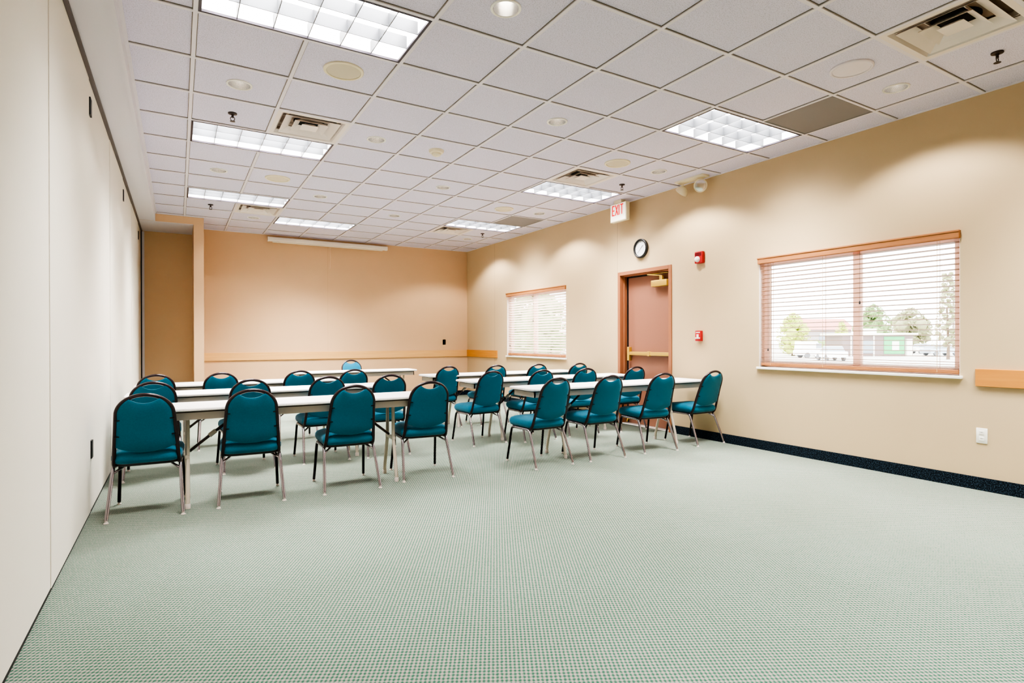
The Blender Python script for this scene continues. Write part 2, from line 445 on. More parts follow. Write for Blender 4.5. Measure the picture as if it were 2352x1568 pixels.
# ------------------------------------------------------------------ windows
def window(nm, w, tilt, label, mull, sm):
    y0, y1, z0, z1 = w
    r = bpy.data.objects.new(nm, None); COL.objects.link(r); r.location = (XR, (y0+y1)/2, z0); struct(r)
    hw = (y1-y0)/2; h = z1-z0
    bm = B(); fx0, fx1 = .085, .135
    for a in ((-hw, 0, -hw+.036, h), (hw-.036, 0, hw, h), (-hw, 0, hw, .036), (-hw, h-.05, hw, h)):
        add_box(bm, fx0, a[0], a[1], fx1, a[2], a[3], bev=.004, seg=1)
    add_box(bm, fx0-.014, mull-.03, .03, fx1, mull+.03, h-.02, bev=.004, seg=1)
    obj('window_frame', bm, M['sash'], r)
    bm = B(); add_box(bm, fx0-.008, -hw+.036, .036, fx0+.03, -hw+.064, h-.05); add_box(bm, fx0-.008, hw-.07, .036, fx0+.03, hw-.036, h-.05)
    add_box(bm, fx0-.008, -hw+.064, .036, fx0+.03, hw-.07, .06); add_box(bm, fx0-.008, -hw+.064, h-.085, fx0+.03, hw-.07, h-.05)
    obj('sash', bm, M['sash'], r)
    bm = B(); add_quad(bm, (.11, -hw+.03, .03), (.11, hw-.03, .03), (.11, hw-.03, h-.04), (.11, -hw+.03, h-.04)); obj('window_pane', bm, M['glass'], r)
    bm = B()
    for q in ((0, -hw, 0, .088, -hw+.003, h), (0, hw-.003, 0, .088, hw, h), (0, -hw+.003, h-.003, .088, hw-.003, h)): add_box(bm, *q)
    obj('window_return', bm, M['liner'], r)
    bm = B(); add_box(bm, -.03, -hw-.02, -.025, .09, hw+.02, 0, bev=.004, seg=1); obj('window_sill', bm, M['sill'], r)
    # blind: a thing of its own, hung inside the recess
    b = thing('window_blind', label, 'blind', (XR, (y0+y1)/2, z0), 0, 'wooden window blinds')
    bm = B(); add_box(bm, -.028, -hw-.004, h-.062, .008, hw+.004, h+.002, bev=.006, seg=2); add_box(bm, -.034, -hw-.006, h-.012, .008, hw+.006, h+.004, bev=.003, seg=1)
    obj('valance', bm, M['valance'], b)
    bm = B(); n = 23; zb, zt = .105, h-.085; ca, sa = math.cos(tilt), math.sin(tilt)
    for k in range(n):
        z = zb+(zt-zb)*k/(n-1)
        c = .025; t = .0014
        ps = []
        for sx in (-1, 1):
            for st in (-1, 1):
                ps.append((.036+sx*c*ca-st*t*sa, z+sx*c*sa+st*t*ca))
        a = [bm.verts.new((p[0], -hw+.012, p[1])) for p in (ps[0], ps[2], ps[3], ps[1])]
        q = [bm.verts.new((p[0], hw-.012, p[1])) for p in (ps[0], ps[2], ps[3], ps[1])]
        for e in range(4): bm.faces.new((a[e], a[(e+1) % 4], q[(e+1) % 4], q[e]))
        bm.faces.new(a[::-1]); bm.faces.new(q)
    obj('slats', bm, M[sm], b)
    bm = B()
    for z in (.082, .066, .052): add_box(bm, .011, -hw+.012, z, .061, hw-.012, z+.004)
    obj('stacked_slats', bm, M[sm], b)
    bm = B(); add_box(bm, .010, -hw+.012, .012, .062, hw-.012, .045, bev=.004, seg=1); obj('bottom_rail', bm, M['valance'], b)
    for y in (-hw*.82, hw*.24, hw*.86):
        bm = B()
        for x in (.010, .061): add_tube(bm, [(x, y, .02), (x, y, h-.05)], .0018, 5)
        obj('ladder_cord', bm, M['cord'], b)
    for y, zc in ((hw*.88, .18), (mull-.07, .62)) if hw < .9 or True else ():
        bm = B(); add_tube(bm, [(-.004, y, h-.06), (-.004, y, zc)], .0011, 5); add_lathe(bm, [(.002, .02), (.006, .012), (.007, -.006), (.003, -.012)], 10, (-.004, y, zc), cap0=True, cap1=True)
        obj('pull_cord', bm, M['ink'], b)
    return r
window('window_1', W1, math.radians(-5), 'wooden blind over the big near window with open slats showing the car park', -.065, 'slat')
window('window_2', W2, math.radians(-30), 'wooden blind with oak valance over the small far window by the corner', .1, 'slatw')

# ------------------------------------------------------------------ door
d = bpy.data.objects.new('door_1', None); COL.objects.link(d); d.location = (XR, (DR[0]+DR[1])/2, 0); struct(d)
hw = (DR[1]-DR[0])/2; H = DR[3]
bm = B()
for s in (-1, 1):
    a, b = sorted((s*hw, s*(hw-.05)))
    add_box(bm, -.014, a, 0, .16, b, H, bev=.003, seg=1)
    a, b = sorted((s*(hw-.05), s*(hw-.064)))
    add_box(bm, .055, a, 0, .16, b, H-.05)
add_box(bm, -.014, -hw+.05, H-.05, .16, hw-.05, H, bev=.003, seg=1)
add_box(bm, .055, -hw+.064, H-.064, .16, hw-.064, H-.05)
obj('door_frame', bm, M['jamb'], d)
bm = B(); add_box(bm, .10, -hw+.052, .012, .145, hw-.102, H-.085, bev=.002, seg=1); obj('door_slab', bm, M['doorm'], d)
bm = B(); add_box(bm, .106, hw-.102, .011, .15, hw-.064, H-.064); add_box(bm, .106, -hw+.064, H-.085, .15, hw-.064, H-.064); obj('dark_gap_strip', bm, M['black'], d)  # black strips paint the dark gap between slab and frame
bm = B(); add_box(bm, 0, -hw+.05, 0, .16, hw-.05, .011, bev=.003, seg=1); obj('threshold', bm, M['thresh'], d)
bm = B()
add_box(bm, .052, -hw+.075, .955, .078, hw-.16, 1.005, bev=.008); add_box(bm, .07, -hw+.09, .963, .1, hw-.17, .997)
pb = obj('panic_bar', bm, M['brass'], d, 40)
bm = B(); add_box(bm, .045, hw-.165, .88, .1, hw-.125, 1.07, bev=.006); obj('latch_case', bm, M['brass'], pb)
bm = B(); add_box(bm, .046, -.06, .948, .084, -.01, 1.012, bev=.006); obj('bar_joint', bm, M['brass'], pb)
bm = B(); add_box(bm, .02, -hw+.11, 1.862, .1, -hw+.39, 1.945, bev=.008)
cl = obj('door_closer', bm, M['brass'], d, 40)
bm = B(); add_box(bm, .035, -hw+.2, 1.945, .065, -hw+.25, 2.0); add_tube(bm, [(.05, -hw+.225, 2.0), (.02, -hw+.45, 2.03)], .008, 8); add_tube(bm, [(.02, -hw+.45, 2.03), (.08, -hw+.14, 2.035)], .007, 8); obj('closer_arm', bm, M['brass'], cl, 40)
bm = B(); add_box(bm, .07, hw-.13, .06, .1, hw-.095, .13, bev=.004); add_tube(bm, [(.075, hw-.112, .08), (.055, hw-.112, .03)], .009, 8); obj('door_holder', bm, M['brass'], d)

# ------------------------------------------------------------------ wall fittings
c = thing('wall_clock', 'round black-rimmed wall clock with white dial above the exit door', 'clock', (XR, 1.885, 2.385))
bm = B(); add_lathe(bm, [(.118, 0), (.128, -.012), (.128, -.036), (.116, -.045), (.104, -.04), (.102, -.022)], 40, axis='x', cap0=True); obj('rim', bm, M['black'], c, 40)
bm = B(); add_lathe(bm, [(.104, -.022), (.001, -.022)], 40, axis='x'); f = obj('dial', bm, M['clockf'], c)
for k in range(12):
    a = 2*PI*k/12; u, v = math.sin(a), math.cos(a)
    l = .014 if k % 3 == 0 else .008
    bm = B(); add_tube(bm, [(-.0235, -u*.092, v*.092), (-.0235, -u*(.092-l), v*(.092-l))], .0016, 4); obj('hour_mark', bm, M['ink'], f)
def hand(deg, l, r):
    a = math.radians(deg); bm = B(); u, v = math.sin(a), math.cos(a)
    add_tube(bm, [(-.026, u*.012, -v*.012), (-.026, -u*l, v*l)], r, 6); obj('clock_hand', bm, M['ink'], c)
hand(48, .058, .0026); hand(226, .082, .002)

def plate(nm, label, cat, x, y, z, w, h, face, slots):
    # small wall plate; face: 'x' on the right wall, 'y' on the back wall
    t = thing(nm, label, cat, (x, y, z), 0 if face == 'x' else -PI/2)
    bm = B(); add_box(bm, -.006, -w/2, -h/2, 0, w/2, h/2, bev=.003); obj('cover_plate', bm, M['white'], t, 40)
    for dz, ww, hh, m in slots:
        bm = B(); add_box(bm, -.009, -ww/2, dz-hh/2, -.004, ww/2, dz+hh/2, bev=.002, seg=1); obj('receptacle' if hh > .012 else 'slot', bm, m, t)
    return t
plate('wall_outlet', 'white duplex outlet low on right wall below the near chair rail', 'outlet', XR, -1.814, .422, .072, .118, 'x',
      [(.024, .034, .03, M['white']), (-.024, .034, .03, M['white']), (.026, .018, .008, M['ink']), (-.022, .018, .008, M['ink'])])
plate('wall_outlet', 'white outlet plate at the right edge of the picture, low on the right wall', 'outlet', XR, -2.108, .44, .072, .118, 'x',
      [(.024, .034, .03, M['white']), (-.024, .034, .03, M['white'])])
plate('wall_switch', 'small white plate with black switch on back wall above oak rail near corner', 'switch', 4.705, YB, 1.128, .075, .115, 'y', [(0, .026, .06, M['black'])])

t = thing('fire_alarm_strobe', 'red fire alarm strobe with clear lens high on wall right of the door', 'fire alarm', (XR, .9, 2.14))
bm = B(); add_box(bm, -.045, -.06, -.07, 0, .06, .07, bev=.01); obj('housing', bm, M['red'], t, 40)
bm = B(); add_lathe(bm, [(.036, -.045), (.034, -.06), (.024, -.072), (.004, -.078)], 20, (0, .012, -.022), 'x', cap1=True); obj('strobe_lens', bm, M['lens'], t, 50)
bm = B(); add_box(bm, -.048, -.045, .02, -.044, .045, .026); add_box(bm, -.048, -.045, .034, -.044, .045, .04); add_box(bm, -.048, -.045, .048, -.044, .045, .054); obj('sounder_grille', bm, M['black'], t)
t = thing('fire_pull_station', 'small red fire alarm pull station at hand height right of the door', 'fire alarm', (XR, .912, 1.212))
bm = B(); add_box(bm, -.04, -.042, -.062, 0, .042, .062, bev=.006); obj('housing', bm, M['red'], t, 40)
bm = B(); add_box(bm, -.052, -.012, -.022, -.038, .012, .02, bev=.003); add_box(bm, -.052, -.034, -.034, -.038, .034, -.018, bev=.003); obj('pull_handle', bm, M['white'], t)
bm = B(); add_box(bm, -.0415, -.03, .036, -.0395, .03, .048); obj('marking', bm, M['white'], t)

# EXIT sign hung from the ceiling in front of the right wall
t = thing('exit_sign', 'white box exit sign with red letters hanging from ceiling left of the door', 'exit sign', (5.08, 2.14, 2.775))
bm = B(); add_box(bm, -.03, -.16, 0, .035, .16, .245, bev=.006); obj('housing', bm, M['cream'], t, 40)
bm = B(); add_box(bm, -.034, -.148, .012, -.029, .148, .236); fc = obj('lit_face', bm, M['exitface'], t)
bm = B(); add_box(bm, -.04, -.07, .245, .04, .07, CEIL+.0102-2.775); obj('canopy', bm, M['cream'], t)
def stroke(bm, a, b, w, x):
    a, b = Vector(a), Vector(b); dd = (b-a).normalized(); nn = Vector((-dd.y, dd.x))*w/2
    ps = [a+nn, b+nn, b-nn, a-nn]
    f0 = [bm.verts.new((x, -p.x, p.y)) for p in ps]; f1 = [bm.verts.new((x-.003, -p.x, p.y)) for p in ps]
    bm.faces.new(f0); bm.faces.new(f1[::-1])
    for k in range(4): bm.faces.new((f0[k], f1[k], f1[(k+1) % 4], f0[(k+1) % 4]))
lz0, lz1, w = .085, .225, .017
def letters(name, lines):
    bm = B()
    for a, b in lines: stroke(bm, a, b, w, -.033)
    obj(name, bm, M['redt'], t)
letters('letter_e', [((-.108, lz0), (-.108, lz1)), ((-.112, lz1-.008), (-.062, lz1-.008)), ((-.108, (lz0+lz1)/2), (-.068, (lz0+lz1)/2)), ((-.112, lz0+.008), (-.062, lz0+.008))])
letters('letter_x', [((-.048, lz0), (.004, lz1)), ((.004, lz0), (-.048, lz1))])
letters('letter_i', [((.026, lz0), (.026, lz1))])
letters('letter_t', [((.08, lz0), (.08, lz1)), ((.05, lz1-.008), (.11, lz1-.008))])

# emergency lamp under the ceiling by the right wall
t = thing('emergency_light', 'twin-head emergency light fixed under the ceiling by right wall', 'emergency light', (5.11, .92, CEIL))
bm = B(); add_box(bm, -.06, -.21, -.012, .06, .21, .016, bev=.004); obj('battery_box', bm, M['cream'], t, 40)
def head(y, dirv):
    dirv = Vector(dirv).normalized(); o0 = Vector((0, y, -.1))
    bm = B(); n = 24
    a = dirv.cross(Vector((0, 0, 1))).normalized(); b2 = dirv.cross(a)
    prof = [(.02, -.045), (.045, -.03), (.068, 0), (.078, .03), (.07, .034), (.06, .02), (.03, -.005), (.004, -.012)]
    rings = [[tuple(o0+dirv*h+(a*math.cos(2*PI*k/n)+b2*math.sin(2*PI*k/n))*r) for k in range(n)] for r, h in prof]
    add_loft(bm, rings[:5], True); hd = obj('lamp_head', bm, M['cream'], t, 40)
    bm = B(); add_loft(bm, [[tuple(o0+dirv*h+(a*math.cos(2*PI*k/n)+b2*math.sin(2*PI*k/n))*r) for k in range(n)] for r, h in ((.064, .0355), (.05, .04), (.02, .044), (.003, .045))], True); obj('lens', bm, M['chrome'], hd, 40)
    bm = B(); add_tube(bm, [(0, y, -.03), (0, y, -.075)], .014, 10); obj('swivel', bm, M['cream'], hd)
head(-.12, (-.55, -.8, -.25)); head(.14, (-.1, .75, -.75))

# projection screen case on the back wall
t = thing('projection_screen', 'long ivory pull-down projection screen case mounted high on the back wall', 'projection screen', (2.36, YB-.09, 2.93))
n = 24; prof = [(-.045, 0), (.03, 0), (.045, .016), (.045, .06), (.03, .078), (-.03, .078), (-.052, .062), (-.055, .016)]
bm = B(); add_loft(bm, [[(x, p[0], p[1]) for p in prof] for x in (-1.06, 1.06)]); obj('case', bm, M['screen'], t)
for s in (-1, 1):
    bm = B(); add_loft(bm, [[(s*x, p[0]*1.04, .039+(p[1]-.039)*1.08) for p in prof] for x in (1.06, 1.085)]); obj('end_cap', bm, M['screen'], t)
for s in (-1, 1):
    bm = B(); add_box(bm, s*.9-.02, .04, .01, s*.9+.02, .09, .07); obj('wall_bracket', bm, M['steelw'], t)
bm = B(); add_box(bm, -1.0, -.02, -.016, 1.0, .02, 0, bev=.004, seg=1); obj('screen_bar', bm, M['screen'], t)
bm = B(); add_tube(bm, [(-.02, .0, -.016), (-.02, .0, -.03), (.02, .0, -.03), (.02, .0, -.016)], .004, 6); add_tube(bm, [(0, 0, -.03), (.004, .01, -.25), (0, .02, -.42)], .0045, 6); obj('pull_cord', bm, M['cord'], t)

# ------------------------------------------------------------------ ceiling fixtures
def make_troffer():
    t = thing('ceiling_light', '', 'ceiling light', group='louvred fluorescent ceiling lights')
    w, h = 2*T-.026, T-.026
    bm = B(); x0, x1, y0, y1 = -w/2, w/2, -h/2, h/2; zt = .14
    for a, b in (((x0, y0), (x1, y0)), ((x1, y0), (x1, y1)), ((x1, y1), (x0, y1)), ((x0, y1), (x0, y0))):
        add_quad(bm, (a[0], a[1], .004), (b[0], b[1], .004), (b[0], b[1], zt), (a[0], a[1], zt))
    obj('housing', bm, M['steelw'], t)
    bm = B(); add_quad(bm, (x0, y0, zt), (x1, y0, zt), (x1, y1, zt), (x0, y1, zt)); obj('lit_reflector', bm, M['tube'], t)
    bm = B(); e = .016
    for a in ((x0, y0, x1, y0+e), (x0, y1-e, x1, y1), (x0, y0, x0+e, y1), (x1-e, y0, x1, y1)): add_box(bm, a[0], a[1], -.001, a[2], a[3], .012)
    obj('trim', bm, M['trim'], t)
    bm = B()
    for k in range(1, 6):
        x = x0+w*k/6; add_box(bm, x-.0025, y0+e, .006, x+.0025, y1-e, .085)
    for k in range(1, 3):
        y = y0+h*k/3; add_box(bm, x0+e, y-.003, .0055, x1-e, y+.003, .0855)
    obj('louver', bm, M['louver'], t)
    return t
def lamp_area(name, loc, sx, sy, power, color, rot=(0, 0, 0), spread=PI):
    l = bpy.data.lights.new(name, 'AREA'); l.shape = 'RECTANGLE'; l.size = sx; l.size_y = sy; l.energy = power; l.color = color; l.spread = spread
    o = bpy.data.objects.new(name, l); COL.objects.link(o); o.location = loc; o.rotation_euler = rot; return o
TL = ['big louvred ceiling light at the top left, nearest the camera',
      'louvred ceiling light second from the top left, beside a square vent',
      'third louvred ceiling light down the left side, above the far left tables',
      'louvred ceiling light closest to the projection screen',
      'largest louvred ceiling light on the right side, beside a grey return panel',
      'louvred ceiling light above the exit sign on the right side',
      'farthest louvred ceiling light on the right, near the back corner']
t0 = make_troffer()
for k, (i, j) in enumerate(TROFF):
    loc = ((i+1)*T, (j+.5)*T, CEIL)
    if k == 0: t0.location = loc; t0['label'] = TL[0]
    else: dup(t0, loc, 0, TL[k])

def make_vent():
    t = thing('ceiling_vent', '', 'ceiling vent', group='square ceiling diffusers')
    h = T/2-.012
    def frame(bm, a, za, b, zb):
        for k in range(4):
            c, s = round(math.cos(PI/2*k)), round(math.sin(PI/2*k))
            def R(x, y, z): return (c*x-s*y, s*x+c*y, z)
            add_quad(bm, R(-a, -a, za), R(a, -a, za), R(b, -b, zb), R(-b, -b, zb))
    bm = B(); frame(bm, h, .0, h-.035, .0); frame(bm, h-.035, 0, h-.055, .03); frame(bm, h, 0, h, .02); obj('frame', bm, M['vent'], t)
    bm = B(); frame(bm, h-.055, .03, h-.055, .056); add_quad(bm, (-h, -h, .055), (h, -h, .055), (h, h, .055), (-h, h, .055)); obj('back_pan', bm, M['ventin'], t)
    bm = B(); add_lathe(bm, [(.13, .054), (.13, .05), (.001, .05)], 28); obj('duct_opening', bm, M['dark'], t)
    for a, b in ((.225, .150), (.140, .078)):
        bm = B(); frame(bm, a, -.002, b, .042); frame(bm, a, -.002, a-.004, .004); obj('louvre_ring', bm, M['vent'], t)
    bm = B(); frame(bm, .07, .0, .04, .022); add_quad(bm, (-.07, -.07, .0), (.07, -.07, .0), (.07, .07, .0), (-.07, .07, .0)); obj('center_plate', bm, M['vent'], t)
    bm = B()
    for s in (-1, 1): add_box(bm, s*.2-.003, -.24, .02, s*.2+.003, .24, .05); add_box(bm, -.24, s*.1-.003, .035, .24, s*.1+.003, .05)
    obj('support_bar', bm, M['vent'], t)
    return t
VL = ['square ceiling vent beside the second left ceiling light', 'square ceiling vent just past the third left ceiling light',
      'largest square ceiling vent in the top right corner of the picture', 'square ceiling vent in front of the light above the exit sign', 'farthest square ceiling vent, toward the back right corner']
v0 = make_vent()
for k, (i, j) in enumerate(VENT):
    loc = ((i+.5)*T, (j+.5)*T, CEIL)
    if k == 0: v0.location = loc; v0['label'] = VL[0]
    else: dup(v0, loc, 0, VL[k])

GL = ['grey perforated return air panel in ceiling beside the big right-hand light', 'small far grey return air panel near the back right corner']
for k, (i, j) in enumerate(GREY):
    t = thing('return_air_panel', GL[k], 'air return', ((i+.5)*T, (j+.5)*T, CEIL), 0, 'grey return air panels')
    h = T/2-.008
    bm = B(); add_box(bm, -h, -h, .002, h, h, .02); obj('perforated_panel', bm, M['grey'], t)
    bm = B()
    for a in ((-h, -h, h, -h+.012), (-h, h-.012, h, h), (-h, -h, -h+.012, h), (h-.012, -h, h, h)): add_box(bm, a[0], a[1], -.001, a[2], a[3], .006)
    obj('border', bm, M['grey'], t)

def make_down():
    t = thing('recessed_downlight', '', 'downlight', group='round recessed downlights')
    bm = B(); add_lathe(bm, [(RD+.013, .010), (RD+.012, .004), (RD+.002, .002), (RD-.002, .006)], 32); obj('trim_ring', bm, M['white'], t, 40)
    bm = B(); add_lathe(bm, [(RD-.002, .006), (RD-.004, .05), (RD-.012, .10), (.05, .14), (.001, .15)], 32); obj('reflector', bm, M['chrome'], t, 50)
    bm = B(); add_lathe(bm, [(.02, .145), (.034, .12), (.036, .10), (.028, .085), (.002, .078)], 20); obj('bulb', bm, M['lampw'], t, 60)
    return t
DL = ['recessed downlight nearest the partition, between the two nearest left lights', 'recessed downlight left of a round speaker in front of the third left light', 'far left recessed downlight behind the vent, left of the last light',
      'large recessed downlight cut near the top centre edge of the picture', 'recessed downlight right of the vent beside the second left light', 'recessed downlight right of the third left light, left of ceiling centre',
      'recessed downlight in the middle of the near ceiling, below and right of the top one', 'recessed downlight in the ceiling centre, beyond the smoke detector', 'small far recessed downlight left of the far right-hand vent',
      'recessed downlight by the right wall between speaker and wall near the big vent', 'recessed downlight by the right wall, beside the speaker near the exit sign light', 'small recessed downlight by the right wall past the exit sign', 'farthest recessed downlight, by the back right corner']
d0 = make_down()
for k, (i, j) in enumerate(DOWN):
    loc = ((i+.5)*T, (j+.5)*T, CEIL)
    if k == 0: d0.location = loc; d0['label'] = DL[0]
    else: dup(d0, loc, 0, DL[k])

def make_spk():
    t = thing('ceiling_speaker', '', 'speaker', group='round ceiling speakers')
    bm = B(); add_lathe(bm, [(.137, .010), (.136, .001), (.128, -.004), (.118, -.002), (.116, .004)], 36); obj('rim', bm, M['cream'], t, 40)
    bm = B(); add_lathe(bm, [(.118, .003), (.08, .0), (.001, -.002)], 36); obj('grille', bm, M['speakg'], t, 50)
    return t
SL = ['round cream ceiling speaker right behind the nearest left light', 'round ceiling speaker between second and third left lights', 'large white round ceiling speaker beside the near right grey panel', 'round ceiling speaker behind the big right-hand ceiling light', 'farthest round ceiling speaker, in front of the far grey panel']
s0 = make_spk()
for k, (i, j) in enumerate(SPKR):
    loc = ((i+.5)*T, (j+.5)*T, CEIL)
    if k == 0: s0.location = loc; s0['label'] = SL[0]
    else:
        q = dup(s0, loc, 0, SL[k])
        if k == 2:
            for c in q.children:
                c.material_slots[0].link = 'OBJECT'; c.material_slots[0].material = M['spkw']

def make_sprk():
    t = thing('fire_sprinkler', '', 'sprinkler', group='pendent fire sprinklers')
    bm = B(); add_lathe(bm, [(.036, .016), (.034, .002), (.02, -.002), (.012, -.004)], 20); obj('escutcheon', bm, M['brace'], t, 40)
    bm = B(); add_tube(bm, [(0, 0, .0), (0, 0, -.028)], .009, 10)
    for s in (-1, 1): add_tube(bm, [(s*.008, 0, -.02), (s*.017, 0, -.034), (s*.012, 0, -.048), (0, 0, -.056)], .003, 6)
    obj('yoke', bm, M['brace'], t, 40)
    bm = B(); add_lathe(bm, [(.003, -.055), (.02, -.057), (.021, -.059), (.002, -.06)], 16, cap1=True); obj('deflector', bm, M['brace'], t, 40)
    return t
PL = ['fire sprinkler in front of the second left ceiling light', 'small fire sprinkler behind the third left light beside its vent', 'fire sprinkler at the top right edge of the picture', 'fire sprinkler beside the ceiling light above the exit sign', 'farthest fire sprinkler, right of the far right-hand vent']
p0 = make_sprk()
for k, (i, j) in enumerate(SPRK):
    loc = ((i+.5)*T, (j+.5)*T, CEIL)
    if k == 0: p0.location = loc; p0['label'] = PL[0]
    else: dup(p0, loc, 0, PL[k])

t = thing('smoke_detector', 'small cream smoke detector on the middle of the ceiling', 'smoke detector', (3.5*T, 2.5*T, CEIL))
bm = B(); add_lathe(bm, [(.075, .010), (.074, -.004), (.066, -.016), (.05, -.02)], 28, cap1=True); obj('base', bm, M['cream'], t, 40)
bm = B(); add_lathe(bm, [(.048, -.02), (.046, -.036), (.03, -.046), (.002, -.048)], 24); obj('sensor_head', bm, M['cream'], t, 40)

# ------------------------------------------------------------------ tables
def rrect(hx, hy, r, z, n=6):
    out = []
    for cx, cy, a0 in ((hx-r, hy-r, 0), (-hx+r, hy-r, 90), (-hx+r, -hy+r, 180), (hx-r, -hy+r, 270)):
        for k in range(n+1):
            a = math.radians(a0+90*k/n); out.append((cx+r*math.cos(a), cy+r*math.sin(a), z))
    return out
TZ = .705
def make_table(L, D, sep, label, loc, rz):
    t = thing('folding_table', label, 'table', loc, rz, 'folding seminar tables')
    hx, hy = L/2, D/2
    bm = B(); add_loft(bm, [rrect(hx-.012, hy-.012, .04, TZ-.024), rrect(hx-.002, hy-.002, .048, TZ-.02), rrect(hx, hy, .05, TZ-.012), rrect(hx-.002, hy-.002, .048, TZ-.004), rrect(hx-.01, hy-.01, .042, TZ)])
    obj('tabletop', bm, M['ttop'], t, 50)
    bm = B(); ax, ay = hx-.05, hy-.035; z0, z1 = TZ-.086, TZ-.036
    for a in ((-ax, -ay, ax, -ay+.012), (-ax, ay-.012, ax, ay), (-ax, -ay, -ax+.012, ay), (ax-.012, -ay, ax, ay)): add_box(bm, a[0], a[1], z0, a[2], a[3], z1)
    obj('apron', bm, M['apron'], t)
    bm = B(); add_box(bm, -ax+.004, -ay+.004, TZ-.04, ax-.004, ay-.004, TZ-.023); obj('painted_lip_shadow', bm, M['brace'], t)  # dark strip paints the shadow the tabletop lip casts on the apron
    bm = B(); add_box(bm, -.25, -.02, z0-.012, .25, .02, z0+.004); obj('center_rail', bm, M['brace'], t)
    for sx in (-1, 1):
        x = sx*sep/2
        for sy in (-1, 1):
            bm = B(); add_tube(bm, smooth_path([(x, sy*.075, z1), (x, sy*.08, .40), (x, sy*.085, .33), (x, sy*.15, .10), (x, sy*.165, .012)], 5), .0145, 12)
            lg = obj('leg', bm, M['tleg'], t, 40)
            bm = B(); add_lathe(bm, [(.018, 0), (.018, .03), (.015, .034)], 14, (x, sy*.165, 0), cap0=True, cap1=True); obj('foot_cap', bm, M['glide'], lg, 40)
        bm = B(); add_box(bm, x-.012, -.1, .335, x+.012, .1, .36); add_tube(bm, [(x, -.11, TZ-.08), (x, .11, TZ-.08)], .013, 8); obj('stretcher', bm, M['tleg'], t)
        bm = B(); e = x-sx*.33
        add_tube(bm, [(x-sx*.012, 0, .37), (x-sx*.16, 0, .49), (e, 0, TZ-.085)], .011, 8)
        br = obj('brace', bm, M['brace'], t, 40)
        bm = B(); q = Vector((x-sx*.16, 0, .49)); dd = Vector((-sx*.15, 0, .12)).normalized()
        add_tube(bm, [q-dd*.028, q+dd*.028], .017, 10); obj('brace_collar', bm, M['tleg'], br)
    return t
make_table(2.27, .457, 1.50, 'long white folding table nearest the camera on the left, beside the partition', (.715, .975, 0), math.radians(-.8))
make_table(2.40, .457, 1.50, 'long white folding table in the middle of the left-hand rows', (.715, 2.17, 0), 0)
make_table(2.40, .457, 1.50, 'long white folding table in the third row on the left, farthest from camera', (.715, 3.36, 0), 0)
make_table(2.40, .457, 1.54, 'long white folding table nearest the camera on the right, reaching toward the door', (3.965, .975, 0), 0)
make_table(2.40, .457, 1.54, 'long white folding table in the middle of the right-hand rows', (3.925, 2.16, 0), 0)
make_table(2.40, .457, 1.54, 'long white folding table in the third row on the right, under the small window', (3.92, 3.34, 0), 0)
make_table(1.83, .457, 1.46, 'shorter white presenter table standing alone near the back wall', (2.27, 4.98, 0), 0)

